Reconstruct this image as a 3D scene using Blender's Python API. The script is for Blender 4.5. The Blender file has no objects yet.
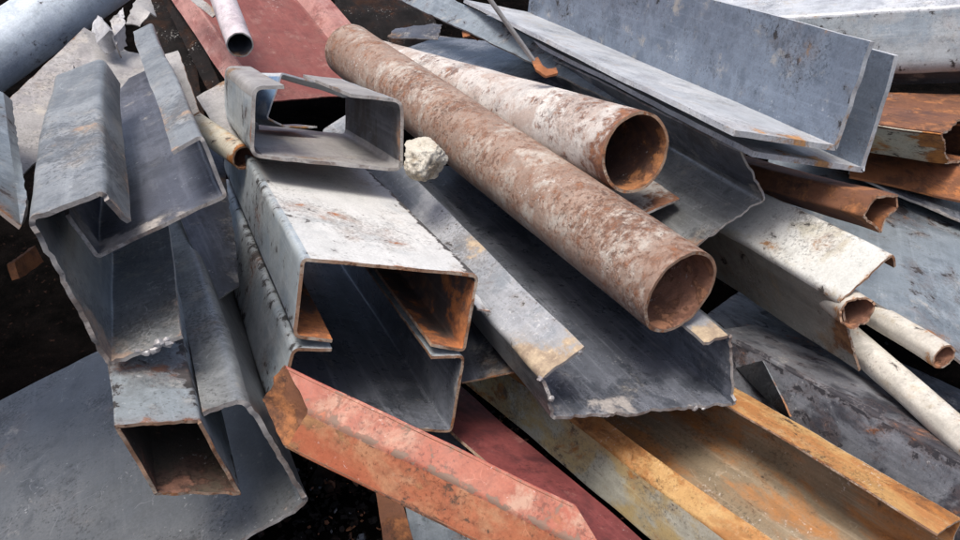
import bpy, math, random
from mathutils import Vector, Matrix, noise

C = bpy.context.scene.collection
F = 750.0
PITCH = math.radians(33.0)
CAM = Vector((0, 0, 1.25))
FW = Vector((0, math.cos(PITCH), -math.sin(PITCH)))
UP = Vector((0, math.sin(PITCH), math.cos(PITCH)))
RT = Vector((1, 0, 0))


def ray(px, py):
    return RT * ((px - 480) / F) - UP * ((py - 270) / F) + FW


def at(px, py, d):
    return CAM + ray(px, py) * d


# ---------------------------------------------------------------- materials
class NT:
    def __init__(s, name):
        m = bpy.data.materials.new(name)
        m.use_nodes = True
        s.m = m
        s.t = m.node_tree
        s.t.nodes.clear()

    def n(s, typ, ins=None, **kw):
        nd = s.t.nodes.new(typ)
        for k, v in kw.items():
            setattr(nd, k, v)
        for k, v in (ins or {}).items():
            if isinstance(v, bpy.types.NodeSocket):
                s.t.links.new(v, nd.inputs[k])
            elif v is not None:
                nd.inputs[k].default_value = v
        return nd

    def math(s, op, a, b=None, clamp=False):
        nd = s.n('ShaderNodeMath', {0: a, 1: b}, operation=op)
        nd.use_clamp = clamp
        return nd.outputs[0]

    def step(s, v, lo, hi):
        return s.n('ShaderNodeMapRange', {0: v, 1: lo, 2: hi, 3: 0.0, 4: 1.0},
                   interpolation_type='SMOOTHSTEP').outputs[0]

    def mix(s, f, a, b):
        nd = s.n('ShaderNodeMix', {0: f, 6: a, 7: b}, data_type='RGBA')
        return nd.outputs[2]

    def mul(s, f, a, b):
        nd = s.n('ShaderNodeMix', {0: f, 6: a, 7: b}, data_type='RGBA', blend_type='MULTIPLY')
        return nd.outputs[2]

    def noise(s, vec, scale, detail=6.0, rough=0.6, dist=0.0):
        return s.n('ShaderNodeTexNoise', {'Vector': vec, 'Scale': scale, 'Detail': detail,
                                          'Roughness': rough, 'Distortion': dist}).outputs[0]


def c4(c):
    return (c[0], c[1], c[2], 1.0)


RUST_A = (0.33, 0.115, 0.03)
RUST_B = (0.085, 0.033, 0.018)


def metal(name, a, b, c=None, cov=0.3, rust=0.0, rust_scale=7.0, edge=0.0, edge_w=0.03, rim=0.0, bend=0.0,
          chips=0.0, chip_col=(0.02, 0.017, 0.016), chip_scale=22.0, spatter=0.3, streak=0.5, rough=0.5,
          metallic=0.0, rust_a=RUST_A, rust_b=RUST_B, bump=0.25, stretch=1.0, dust=0.0, dust_col=(.42, .39, .34), scratch=0.6, soft=0.07, fine_k=0.75, spec=.5, rdist=.3, mott=.42, clk=.35):
    """a,b: the two tones of the coat; c: a third tone in large clouds (cov); rust etc. are shares 0..1"""
    T = NT(name)
    tc = T.n('ShaderNodeTexCoord').outputs['Object']
    rnd = T.n('ShaderNodeObjectInfo').outputs['Random']
    off = T.n('ShaderNodeCombineXYZ', {0: T.math('MULTIPLY', rnd, 37.0), 1: T.math('MULTIPLY', rnd, 91.0), 2: 3.0}).outputs[0]
    # every mesh of a thing shares the coordinates of the thing itself: only a slow offset
    P = tc
    PS = T.n('ShaderNodeMapping', {'Vector': P, 'Scale': (1.0, 1.0 / stretch, 1.0)}).outputs[0]
    PL = T.n('ShaderNodeMapping', {'Vector': P, 'Scale': (1.0, 0.045, 1.0)}).outputs[0]
    big = T.noise(PS, 5.0, 5, 0.55)
    col = T.mix(T.step(big, 0.35, 0.65), c4(a), c4(b))
    if c is not None:
        col = T.mix(T.step(T.noise(PS, 9.0, 9, 0.68, 0.4), 0.62 - 0.35 * cov, 0.74 - 0.35 * cov), col, c4(c))
    fine = T.noise(P, 240.0, 5, 0.75)
    col = T.mul(fine_k, col, T.n('ShaderNodeCombineColor', {0: T.math('MULTIPLY_ADD', fine, 1.2), 1: T.math('MULTIPLY_ADD', fine, 1.2), 2: T.math('MULTIPLY_ADD', fine, 1.2)}).outputs[0])
    for nd in T.t.nodes:
        if nd.type == 'MATH' and nd.operation == 'MULTIPLY_ADD':
            nd.inputs[2].default_value = 0.4
    mid = T.noise(PS, 33.0, 7, 0.7)
    col = T.mix(T.math('MULTIPLY', T.step(mid, 0.44, 0.66), mott), col, c4([x * 0.5 for x in a]))
    if streak:
        st = T.noise(PL, 95.0, 3, 0.6)
        col = T.mix(T.math('MULTIPLY', T.step(st, 0.5, 0.75), 0.45 * streak), col, c4([min(0.8, x * 1.7 + .03) for x in b]))
        st2 = T.noise(PL, 60.0, 3, 0.6)
        col = T.mix(T.math('MULTIPLY', T.step(st2, 0.55, 0.75), 0.5 * streak), col, c4([x * 0.45 for x in a]))
    if dust:
        du = T.step(T.noise(P, 14.0, 10, 0.74), 0.60 - 0.2 * dust, 0.74 - 0.2 * dust)
        col = T.mix(T.math('MULTIPLY', du, 0.75), col, c4(dust_col))
    cl = T.noise(P, 6.5, 6, 0.6)
    cld = T.math('SUBTRACT', cl, 0.5)
    if spatter:
        cl2 = T.noise(T.n('ShaderNodeMapping', {'Vector': P, 'Location': (3.1, 7.7, 1.3)}).outputs[0], 8.0, 5, 0.6)
        n1 = T.math('ADD', T.noise(P, 120.0, 5, 0.7, 0.2), T.math('MULTIPLY', T.math('SUBTRACT', cl2, 0.5), 0.7))
        sp = T.step(n1, 0.70 - 0.04 * spatter, 0.76 - 0.04 * spatter)
        col = T.mix(T.math('MULTIPLY', sp, 0.5), col, c4((0.56, 0.56, 0.55)))
        n2 = T.math('ADD', T.noise(P, 150.0, 5, 0.75, 0.1), T.math('MULTIPLY', cld, 0.75))
        sk = T.step(n2, 0.60 - 0.05 * spatter, 0.68 - 0.05 * spatter)
        col = T.mix(T.math('MULTIPLY', sk, 0.6), col, c4([x * 0.28 for x in a]))
    if scratch:
        wv = T.n('ShaderNodeVectorMath', {0: P, 1: T.n('ShaderNodeVectorMath', {0: T.n('ShaderNodeTexNoise', {'Vector': P, 'Scale': 9.0, 'Detail': 3.0}).outputs[1], 'Scale': .12}, operation='SCALE').outputs[0]}, operation='ADD').outputs[0]
        vo = T.n('ShaderNodeTexVoronoi', {'Vector': wv, 'Scale': 13.0}, feature='DISTANCE_TO_EDGE').outputs['Distance']
        sm = T.math('MULTIPLY', T.math('SUBTRACT', 1.0, T.step(vo, 0.002, 0.012)), T.step(T.noise(P, 17.0, 5, .6), .52, .6))
        col = T.mix(T.math('MULTIPLY', sm, 0.3 * scratch), col, c4([min(.8, x * 1.8 + .08) for x in b]))
    ea = T.n('ShaderNodeAttribute', attribute_name='e').outputs['Fac']
    ra = T.n('ShaderNodeAttribute', attribute_name='r').outputs['Fac']
    ba = T.n('ShaderNodeAttribute', attribute_name='b').outputs['Fac']
    ex = T.math('POWER', 2.718, T.math('MULTIPLY', ea, -1.0 / edge_w))
    rx = T.math('POWER', 2.718, T.math('MULTIPLY', ra, -1.0 / 0.012))
    bx = T.math('POWER', 2.718, T.math('MULTIPLY', ba, -1.0 / 0.012))
    # chips of paint
    chipm = None
    if chips or bend:
        cn = T.noise(PS, chip_scale, 9, 0.66, 0.5)
        cn = T.math('ADD', cn, T.math('MULTIPLY', bx, 0.16 * bend))
        cn = T.math('ADD', cn, T.math('MULTIPLY', cld, 0.45))
        cn = T.math('ADD', cn, T.math('MULTIPLY', T.math('SUBTRACT', T.noise(P, 110.0, 4, .7), .5), 0.22))
        lo = 0.67 - 0.24 * chips
        halo = T.step(cn, lo - 0.07, lo)
        col = T.mix(T.math('MULTIPLY', halo, 0.4), col, c4([(x * 1.2 + y) * .4 for x, y in zip(rust_b, a)]))
        chipm = T.math('MULTIPLY', T.step(cn, lo, lo + 0.04), 0.9)
        col = T.mix(chipm, col, c4(chip_col))
    rn = T.noise(PS, rust_scale, 12, 0.7, rdist)
    rn = T.math('ADD', rn, T.math('MULTIPLY', cld, clk))
    rn = T.math('ADD', rn, T.math('MULTIPLY', ex, 0.38 * edge))
    rn = T.math('ADD', rn, T.math('MULTIPLY', rx, 0.38 * rim))
    lo = 0.70 - 0.42 * rust
    rm = T.step(rn, lo, lo + soft)
    rc = T.mix(T.step(T.noise(P, 26.0, 10, 0.72), 0.36, 0.66), c4(rust_b), c4(rust_a))
    rc = T.mix(T.math('MULTIPLY', T.step(T.noise(P, 110.0, 5, 0.7), 0.5, 0.75), 0.55), rc, c4([x * 1.5 for x in rust_a]))
    rc = T.mix(T.math('MULTIPLY', T.step(T.noise(P, 85.0, 5, 0.7), 0.55, 0.75), 0.6), rc, c4(rust_b))
    stain = T.math('MULTIPLY', T.step(rn, lo - 0.12, lo + 0.1), 0.4)
    col = T.mix(stain, col, c4([(x + y) * .5 for x, y in zip(rust_a, a)]))
    col = T.mix(rm, col, rc)
    ro = T.math('MULTIPLY_ADD', T.noise(P, 30.0, 6, 0.7), 0.35)
    ro.node.inputs[2].default_value = rough - 0.17
    ro = T.n('ShaderNodeMix', {0: rm, 2: ro, 3: 0.88}, data_type='FLOAT').outputs[0]
    if chipm is not None:
        ro = T.n('ShaderNodeMix', {0: chipm, 2: ro, 3: 0.75}, data_type='FLOAT').outputs[0]
    me = T.math('MULTIPLY', T.math('SUBTRACT', 1.0, rm), metallic)
    h = T.math('ADD', T.math('MULTIPLY', T.noise(P, 24.0, 6, 0.6), 0.6), T.math('MULTIPLY', fine, 0.22))
    h = T.math('ADD', h, T.math('MULTIPLY', rm, T.math('MULTIPLY', T.noise(P, 130.0, 6, 0.75), 0.9)))
    if chipm is not None:
        h = T.math('SUBTRACT', h, T.math('MULTIPLY', chipm, 0.18))
    bp = T.n('ShaderNodeBump', {'Strength': bump, 'Distance': 0.006, 'Height': h})
    bs = T.n('ShaderNodeBsdfPrincipled', {'Base Color': col, 'Roughness': ro, 'Metallic': me, 'Specular IOR Level': spec, 'Normal': bp.outputs[0]})
    out = T.n('ShaderNodeOutputMaterial', {0: bs.outputs[0]})
    return T.m


M = {}
M['grey'] = metal('grey_steel', (.20, .212, .216), (.30, .313, .316), c=(.14, .15, .155), cov=.35, rust=.05, rim=.25,
                  edge=.35, edge_w=.012, rust_a=(.2, .12, .08), rust_b=(.07, .05, .045), metallic=.55, rough=.38, spatter=.75, streak=.7, dust=.35)
M['smooth'] = metal('smooth_mill_steel', (.118, .126, .132), (.15, .158, .163), c=(.10, .107, .113), cov=.15, rust=.03, rim=.2, edge=.3, edge_w=.02,
                    rust_a=(.25, .2, .17), rust_b=(.12, .1, .09), metallic=.45, rough=.38, spatter=.35, streak=.25, dust=.1, bump=.12, mott=.2, scratch=1.2)
M['zinc'] = metal('zinc_sheet', (.26, .277, .283), (.35, .367, .37), c=(.20, .216, .225), cov=.45, rust=.04, rim=.3, edge=.45, edge_w=.018,
                  rust_a=(.27, .2, .15), rust_b=(.12, .095, .085), metallic=.5, rough=.40, spatter=.9, streak=.3, dust=.45, scratch=1.0)
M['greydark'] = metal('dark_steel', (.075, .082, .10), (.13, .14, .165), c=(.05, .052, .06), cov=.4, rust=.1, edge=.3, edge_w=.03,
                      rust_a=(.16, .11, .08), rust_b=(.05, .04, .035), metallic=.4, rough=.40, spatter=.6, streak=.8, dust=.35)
M['navy'] = metal('blued_steel', (.135, .15, .18), (.215, .23, .265), c=(.085, .097, .118), cov=.4, rust=.02, edge=.4, edge_w=.03,
                    rust_a=(.28, .26, .24), rust_b=(.16, .145, .14), metallic=.35, rough=.30, spatter=.55, streak=.9, dust=.1)
M['purple'] = metal('violet_steel', (.095, .103, .13), (.14, .15, .182), c=(.075, .082, .102), cov=.4, rust=.02, edge=.4, edge_w=.05,
                    rust_a=(.30, .28, .26), rust_b=(.16, .15, .15), metallic=.4, rough=.4, spatter=.7, streak=.6, dust=.2)
M['pale'] = metal('pale_primer', (.54, .55, .54), (.63, .635, .62), c=(.47, .49, .49), cov=.25, rust=.04, edge=.5, edge_w=.008,
                   bend=1.5, chips=.02, metallic=.05, rough=.42, spatter=.5, streak=.3, dust=.3, chip_scale=34, bump=.15, mott=.2)
M['paleside'] = metal('pale_primer_shade_side', (.36, .41, .44), (.44, .48, .50), c=(.30, .36, .41), cov=.4, rust=.06, edge=.5, edge_w=.012,
                      bend=.5, chips=.18, metallic=.1, rough=.42, spatter=.4, streak=.5, dust=.2, chip_scale=30)  # bluer, darker copy of the pale primer for faces turned from light
M['dirtyblue'] = metal('dirty_blue_grey', (.23, .265, .285), (.29, .325, .345), c=(.19, .21, .22), cov=.4, rust=.12, edge=.5, edge_w=.02, rust_a=(.22, .11, .07), bend=1.1, chips=.06, rough=.45, metallic=.2, spatter=1.1, streak=.5, dust=.3, chip_scale=40)
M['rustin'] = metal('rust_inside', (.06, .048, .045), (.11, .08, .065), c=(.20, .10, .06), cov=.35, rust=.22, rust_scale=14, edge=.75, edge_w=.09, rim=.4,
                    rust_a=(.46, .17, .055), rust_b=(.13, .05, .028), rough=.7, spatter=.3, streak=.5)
M['darkin'] = metal('shaded_inside', (.07, .075, .09), (.13, .14, .16), c=(.05, .045, .045), cov=.4, rust=.15, edge=.3, edge_w=.03, rough=.55,
                    metallic=.2, spatter=.5, streak=.6, rust_a=(.22, .13, .08))  # dark inner walls: shade of the hollows put into the colour
M['rustcut'] = metal('rusted_cut', (.25, .14, .085), (.38, .27, .19), c=(.42, .36, .29), cov=.4, rust=.40, rust_scale=34, rust_a=(.34, .15, .065), rust_b=(.08, .042, .03), rough=.8, spatter=.6, streak=0, bump=.6)
M['greycut'] = metal('sheared_cut', (.30, .29, .28), (.40, .38, .36), c=(.2, .16, .14), cov=.4, rust=.14, rust_scale=30, rust_a=(.26, .15, .09), rough=.6, metallic=.2, streak=0, spatter=.4)
M['pinkpipe'] = metal('pink_rust_scale', (.235, .17, .135), (.31, .245, .20), c=(.37, .34, .30), cov=.38, rust=.52, rust_scale=40,
                      rust_a=(.32, .13, .06), rust_b=(.12, .058, .04), chips=.28, chip_col=(.09, .05, .038), chip_scale=75, rough=.75, streak=0, spatter=1.0, bump=.9, edge=.2, edge_w=.05, stretch=.8, scratch=0, soft=.26, rdist=.25, dust=.25, dust_col=(.33, .31, .28), clk=.28)
M['whitepipe'] = metal('white_flaking', (.46, .43, .40), (.56, .54, .51), c=(.38, .315, .275), cov=.40, rust=.36, rust_scale=38, clk=.30,
                       rust_a=(.29, .125, .06), rust_b=(.12, .055, .04), chips=.22, chip_col=(.09, .05, .042), chip_scale=40, rough=.65, streak=0, spatter=1.0, bump=.7, edge=.75, edge_w=.035, scratch=0, soft=.16)
M['bore'] = metal('rusty_bore', (.26, .125, .08), (.36, .19, .125), c=(.13, .06, .04), cov=.55, rust=.40, rust_scale=26, rust_a=(.46, .22, .12), rust_b=(.09, .04, .028), rough=.95, streak=0, spatter=.8, bump=1.0, scratch=0)
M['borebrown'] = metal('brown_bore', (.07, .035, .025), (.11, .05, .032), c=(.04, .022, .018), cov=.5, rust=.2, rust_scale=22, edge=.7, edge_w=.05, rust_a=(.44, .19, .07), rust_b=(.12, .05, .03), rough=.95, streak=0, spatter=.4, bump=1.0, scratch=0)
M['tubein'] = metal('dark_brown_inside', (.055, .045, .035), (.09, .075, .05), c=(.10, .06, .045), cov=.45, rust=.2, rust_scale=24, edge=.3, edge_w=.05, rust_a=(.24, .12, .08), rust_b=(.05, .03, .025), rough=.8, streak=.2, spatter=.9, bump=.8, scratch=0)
M['bluepipe'] = metal('pale_blue_paint', (.36, .42, .48), (.44, .50, .55), c=(.33, .38, .44), cov=.4, rust=.04, rust_scale=10, rust_a=(.2, .12, .09), rough=.5, streak=.5, spatter=.3, chips=.1)
M['shadescrap'] = metal('shade_black_scrap', (.006, .0055, .0055), (.014, .012, .012), c=(.025, .013, .009), cov=.3, rust=.15, rust_scale=14, rust_a=(.06, .028, .016), rust_b=(.02, .012, .01), rough=.85, streak=.2, spatter=.3, spec=.1)  # filler scrap, its near-black colour stands for shade deep in the gaps
M['redprimer'] = metal('red_oxide', (.27, .058, .040), (.34, .085, .058), c=(.44, .19, .145), cov=.45, rust=.12, rust_scale=9, edge=.4, edge_w=.06,
                       rust_a=(.46, .21, .10), rust_b=(.10, .05, .035), chips=.14, rough=.6, streak=.3, spatter=.5, dust=.35, dust_col=(.46, .27, .20))
M['orange'] = metal('faded_orange', (.36, .10, .048), (.42, .15, .075), c=(.42, .205, .11), cov=.45, rust=.26, rust_scale=13, edge=.4, edge_w=.06,
                    rust_a=(.36, .18, .08), rust_b=(.12, .06, .035), chips=.16, bend=.9, chip_col=(.075, .05, .035), chip_scale=30, rough=.6, streak=.2, spatter=.7, dust=.4, dust_col=(.40, .24, .15), scratch=1.0)
M['pinkred'] = metal('pink_oxide', (.28, .072, .042), (.335, .115, .07), c=(.38, .215, .15), cov=.42, rust=.16, rust_scale=12, edge=.3, edge_w=.05,
                     rust_a=(.38, .13, .07), rust_b=(.16, .09, .06), chips=.12, bend=1.2, chip_scale=50, chip_col=(.17, .115, .085), rough=.6, streak=.1, spatter=.9, dust=.4, dust_col=(.38, .24, .17))
M['deepred'] = metal('deep_red', (.15, .035, .036), (.21, .055, .052), c=(.10, .028, .03), cov=.4, rust=.10, rust_a=(.3, .1, .06), rough=.6, streak=.4, spatter=.4, dust=.2, dust_col=(.3, .14, .12))
M['plumred'] = metal('plum_primer', (.155, .042, .036), (.19, .058, .048), c=(.17, .06, .05), cov=.4, rust=.08, rust_a=(.22, .09, .06), rough=.65, streak=.4, spatter=.25, dust=.3, dust_col=(.25, .14, .12))
M['plumpale'] = metal('faded_plum_edge', (.27, .12, .105), (.33, .17, .15), c=(.22, .08, .07), cov=.4, rust=.1, rough=.65, streak=.4, dust=.3, dust_col=(.35, .24, .22))
M['yellow'] = metal('yellow_rust', (.38, .215, .075), (.45, .30, .13), c=(.34, .145, .045), cov=.55, rust=.42, rust_scale=13, rust_a=(.38, .15, .035), rust_b=(.13, .055, .022),
                    chips=.18, rough=.8, streak=.45, spatter=1.0, stretch=2.0, bump=.7, dust=.35, dust_col=(.42, .31, .17), soft=.1)
M['chippy'] = metal('chipped_greygreen', (.37, .355, .29), (.45, .43, .36), c=(.40, .30, .14), cov=.6, rust=.33, rust_scale=9, rim=.4, rust_a=(.42, .19, .05), rust_b=(.13, .06, .03),
                    chips=.26, chip_col=(.035, .025, .02), chip_scale=30, rough=.6, streak=.3, spatter=1.2, stretch=1.5)
M['rustfloor'] = metal('rust_streaked_floor', (.20, .155, .10), (.28, .23, .165), c=(.33, .145, .045), cov=.48, rust=.42, rust_scale=10, rust_a=(.40, .165, .04), rust_b=(.14, .06, .025),
                       chips=.18, rough=.65, streak=.6, spatter=1.0, stretch=2.4, soft=.12)
M['rusttube'] = metal('brown_rust', (.13, .052, .026), (.18, .075, .036), c=(.085, .036, .022), cov=.5, rust=.42, rust_scale=16, rust_a=(.30, .12, .045), rust_b=(.055, .026, .017), rough=.8, streak=.3, spatter=.3, bump=.5, edge=.3)  # brown rust, darkened further for the shade on the cream tube's top
M['rustflat'] = metal('orange_rust', (.25, .09, .032), (.32, .125, .045), c=(.12, .05, .025), cov=.5, rust=.3, rust_a=(.40, .15, .045), rough=.85, streak=.3, spatter=.3, bump=.5)
M['creamrust'] = metal('cream_rust', (.42, .40, .33), (.48, .45, .36), c=(.38, .29, .15), cov=.3, rust=.25, rust_scale=9, edge=.8, edge_w=.03, rust_a=(.44, .17, .035), rust_b=(.16, .06, .02), chips=.25, chip_scale=30, rough=.6, streak=.2)
M['whitec'] = metal('white_channel', (.47, .48, .455), (.56, .565, .54), c=(.42, .40, .33), cov=.25, rust=.10, rust_scale=12, edge=.45, edge_w=.02, chips=.04, chip_scale=34, bend=.3, rough=.45, streak=.2, spatter=.5, rust_a=(.36, .2, .09), dust=.1, mott=.25)
M['olive'] = metal('olive_shade_side', (.23, .235, .215), (.30, .30, .275), c=(.27, .225, .16), cov=.25, rust=.10, rust_scale=9, edge=.5, edge_w=.02, chips=.1, rough=.5, streak=.3, spatter=.4, rust_a=(.3, .16, .07), metallic=.1)  # side copy of the white channel, darkened for its dim facing
M['ivory'] = metal('ivory_pipe', (.48, .46, .41), (.57, .55, .50), c=(.42, .36, .26), cov=.3, rust=.12, rust_scale=14, edge=.5, edge_w=.04, rust_a=(.38, .2, .09), rough=.5, streak=.2, spatter=.4, chips=.04)
M['bluegrey'] = metal('blue_grey_paint', (.195, .23, .255), (.255, .292, .318), c=(.165, .195, .22), cov=.4, rust=.09, rust_scale=8, edge=.3, edge_w=.03, rust_a=(.33, .17, .08),
                      chips=.2, chip_col=(.025, .02, .02), chip_scale=16, rough=.42, metallic=.25, spatter=.5, streak=.4, dust=.25)
M['angle'] = metal('angle_blue_grey', (.165, .20, .255), (.215, .258, .318), c=(.137, .17, .22), cov=.4, rust=.06, rust_scale=6, edge=.18, edge_w=.012, rim=.2, rust_a=(.30, .2, .13), rust_b=(.10, .08, .07),
                   chips=.10, rough=.4, metallic=.3, spatter=.55, streak=.35, dust=.25)
M['silver'] = metal('silver_scale', (.42, .45, .48), (.52, .54, .56), c=(.36, .38, .41), cov=.35, rust=.12, rust_scale=11, edge=.25, edge_w=.03, rust_a=(.40, .21, .08), rust_b=(.16, .1, .07), rough=.45, metallic=.2, spatter=.5, streak=.5, dust=.3)
M['blackmott'] = metal('black_mottled', (.10, .106, .12), (.165, .172, .19), c=(.026, .027, .035), cov=.46, rust=.12, rust_scale=16, rust_a=(.26, .12, .07), chips=.34, bend=.9, chip_col=(.020, .020, .027), chip_scale=24,
                       rough=.5, streak=.3, spatter=.7, stretch=1.5, bump=.5, dust=.2)
M['mottweb'] = metal('grey_mottled', (.12, .128, .148), (.19, .20, .225), c=(.028, .029, .04), cov=.46, rust=.14, rust_scale=18, rust_a=(.26, .12, .07), chips=.36, bend=1.6, chip_col=(.016, .016, .022), chip_scale=26, rough=.55, streak=.3, spatter=1.2, stretch=1.4, bump=.6)
M['black'] = metal('black_hollow_shade', (.012, .013, .016), (.02, .022, .026), c=(.03, .03, .033), cov=.3, rust=.05, rust_a=(.10, .05, .03), spec=.08, rough=.85, streak=.5, spatter=.4)
M['beige'] = metal('beige_grey', (.27, .265, .26), (.35, .34, .33), c=(.25, .24, .24), cov=.4, rust=.06, rim=.3, rust_a=(.25, .18, .12), rough=.5, streak=.3, spatter=.25, metallic=.1, dust=.3)
M['lipburn'] = metal('scorched_lip', (.24, .255, .275), (.33, .34, .355), c=(.19, .21, .23), cov=.4, rust=.07, edge=.95, edge_w=.09, rust_a=(.40, .32, .22), rust_b=(.22, .165, .12), chips=.10, chip_scale=34, bend=.2, rough=.5, spatter=.6, streak=.4, metallic=.15)
M['slag'] = metal('slag', (.27, .265, .27), (.38, .37, .37), c=(.2, .17, .17), cov=.4, rust=.1, rough=.5, metallic=.2, streak=0)
M['plastic'] = metal('white_plastic', (.30, .30, .31), (.42, .42, .43), c=(.22, .22, .23), cov=.4, rust=0, rough=.5, streak=.3, spatter=.6, bump=.3, dust=.5)
M['stone'] = metal('pale_stone', (.44, .415, .35), (.53, .51, .45), c=(.30, .25, .18), cov=.42, rust=0, rough=.95, streak=0, spatter=1.0, bump=1.0, dust=.3, scratch=0)
M['pinkpaint'] = metal('pinkish_white', (.48, .43, .45), (.56, .51, .53), c=(.38, .33, .36), cov=.4, rust=.1, rust_a=(.3, .14, .1), edge=.3, rough=.5, streak=.2)
M['skyblue'] = metal('worn_blue', (.13, .21, .34), (.17, .26, .40), c=(.34, .37, .41), cov=.35, rust=.1, rough=.5, streak=.2)


def ground_mat():
    T = NT('shade_black_dirt')
    P = T.n('ShaderNodeTexCoord').outputs['Object']
    col = T.mix(T.step(T.noise(P, 7, 9, .7), .35, .65), (.002, .002, .002, 1), (.006, .005, .0048, 1))  # near-black base puts the shade of the heap's gaps into the dirt
    col = T.mix(T.step(T.noise(P, 60, 6, .7), .60, .72), col, (.035, .02, .016, 1))
    col = T.mix(T.step(T.noise(P, 45, 4, .6, 1.), .74, .77), col, (.10, .095, .09, 1))
    col = T.mix(T.step(T.noise(P, 30, 4, .6), .72, .76), col, (.05, .025, .015, 1))
    bp = T.n('ShaderNodeBump', {'Strength': .9, 'Distance': .02, 'Height': T.noise(P, 40, 8, .75)})
    bs = T.n('ShaderNodeBsdfPrincipled', {'Base Color': col, 'Roughness': .9, 'Specular IOR Level': .0, 'Normal': bp.outputs[0]})
    T.n('ShaderNodeOutputMaterial', {0: bs.outputs[0]})
    return T.m


# ---------------------------------------------------------------- objects
def thing(name, label, cat, loc, rot=None, group=None):
    o = bpy.data.objects.new(name, None)
    o.empty_display_size = 0.05
    C.objects.link(o)
    mw = Matrix.Translation(loc)
    if rot is not None:
        mw = mw @ rot.to_4x4()
    o.matrix_world = mw
    o['label'] = label
    o['category'] = cat
    if group:
        o['group'] = group
    return o


def link_mesh(name, verts, faces, fm, mats, parent=None, attrs=None, smooth=True, ang=38):
    me = bpy.data.meshes.new(name)
    me.from_pydata(verts, [], faces)
    for m in mats:
        me.materials.append(m)
    me.polygons.foreach_set('material_index', fm)
    me.polygons.foreach_set('use_smooth', [smooth] * len(faces))
    for k in ('e', 'r', 'b'):
        a = me.attributes.new(k, 'FLOAT', 'POINT')
        a.data.foreach_set('value', (attrs[k] if attrs else [1.0] * len(verts)))
    me.update()
    if smooth:
        me.set_sharp_from_angle(angle=math.radians(ang))
    o = bpy.data.objects.new(name, me)
    C.objects.link(o)
    if parent is not None:
        o.parent = parent
    return o


def dentf(p, seed, amp):
    q = Vector((p[0] * 5 + seed * 7.3, p[1] * 3.2 + seed * 1.7, p[2] * 5))
    q2 = q * 4.1 + Vector((3.3, 9.1, 1.2))
    return Vector((noise.noise(q) + .35 * noise.noise(q2),
                   0.0,
                   noise.noise(q + Vector((31, 7, 5))) + .35 * noise.noise(q2 + Vector((11, 2, 8))))) * amp


def rows_for(s0, L):
    r = [s0]
    for k in (.003, .008, .016, .028, .045):
        if k < L * .8:
            r.append(s0 + k)
    n = max(3, int((L - .05) / .03))
    st = r[-1]
    for i in range(1, n + 1):
        r.append(st + (s0 + L - st) * i / n)
    return r


SEED = [0]


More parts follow.
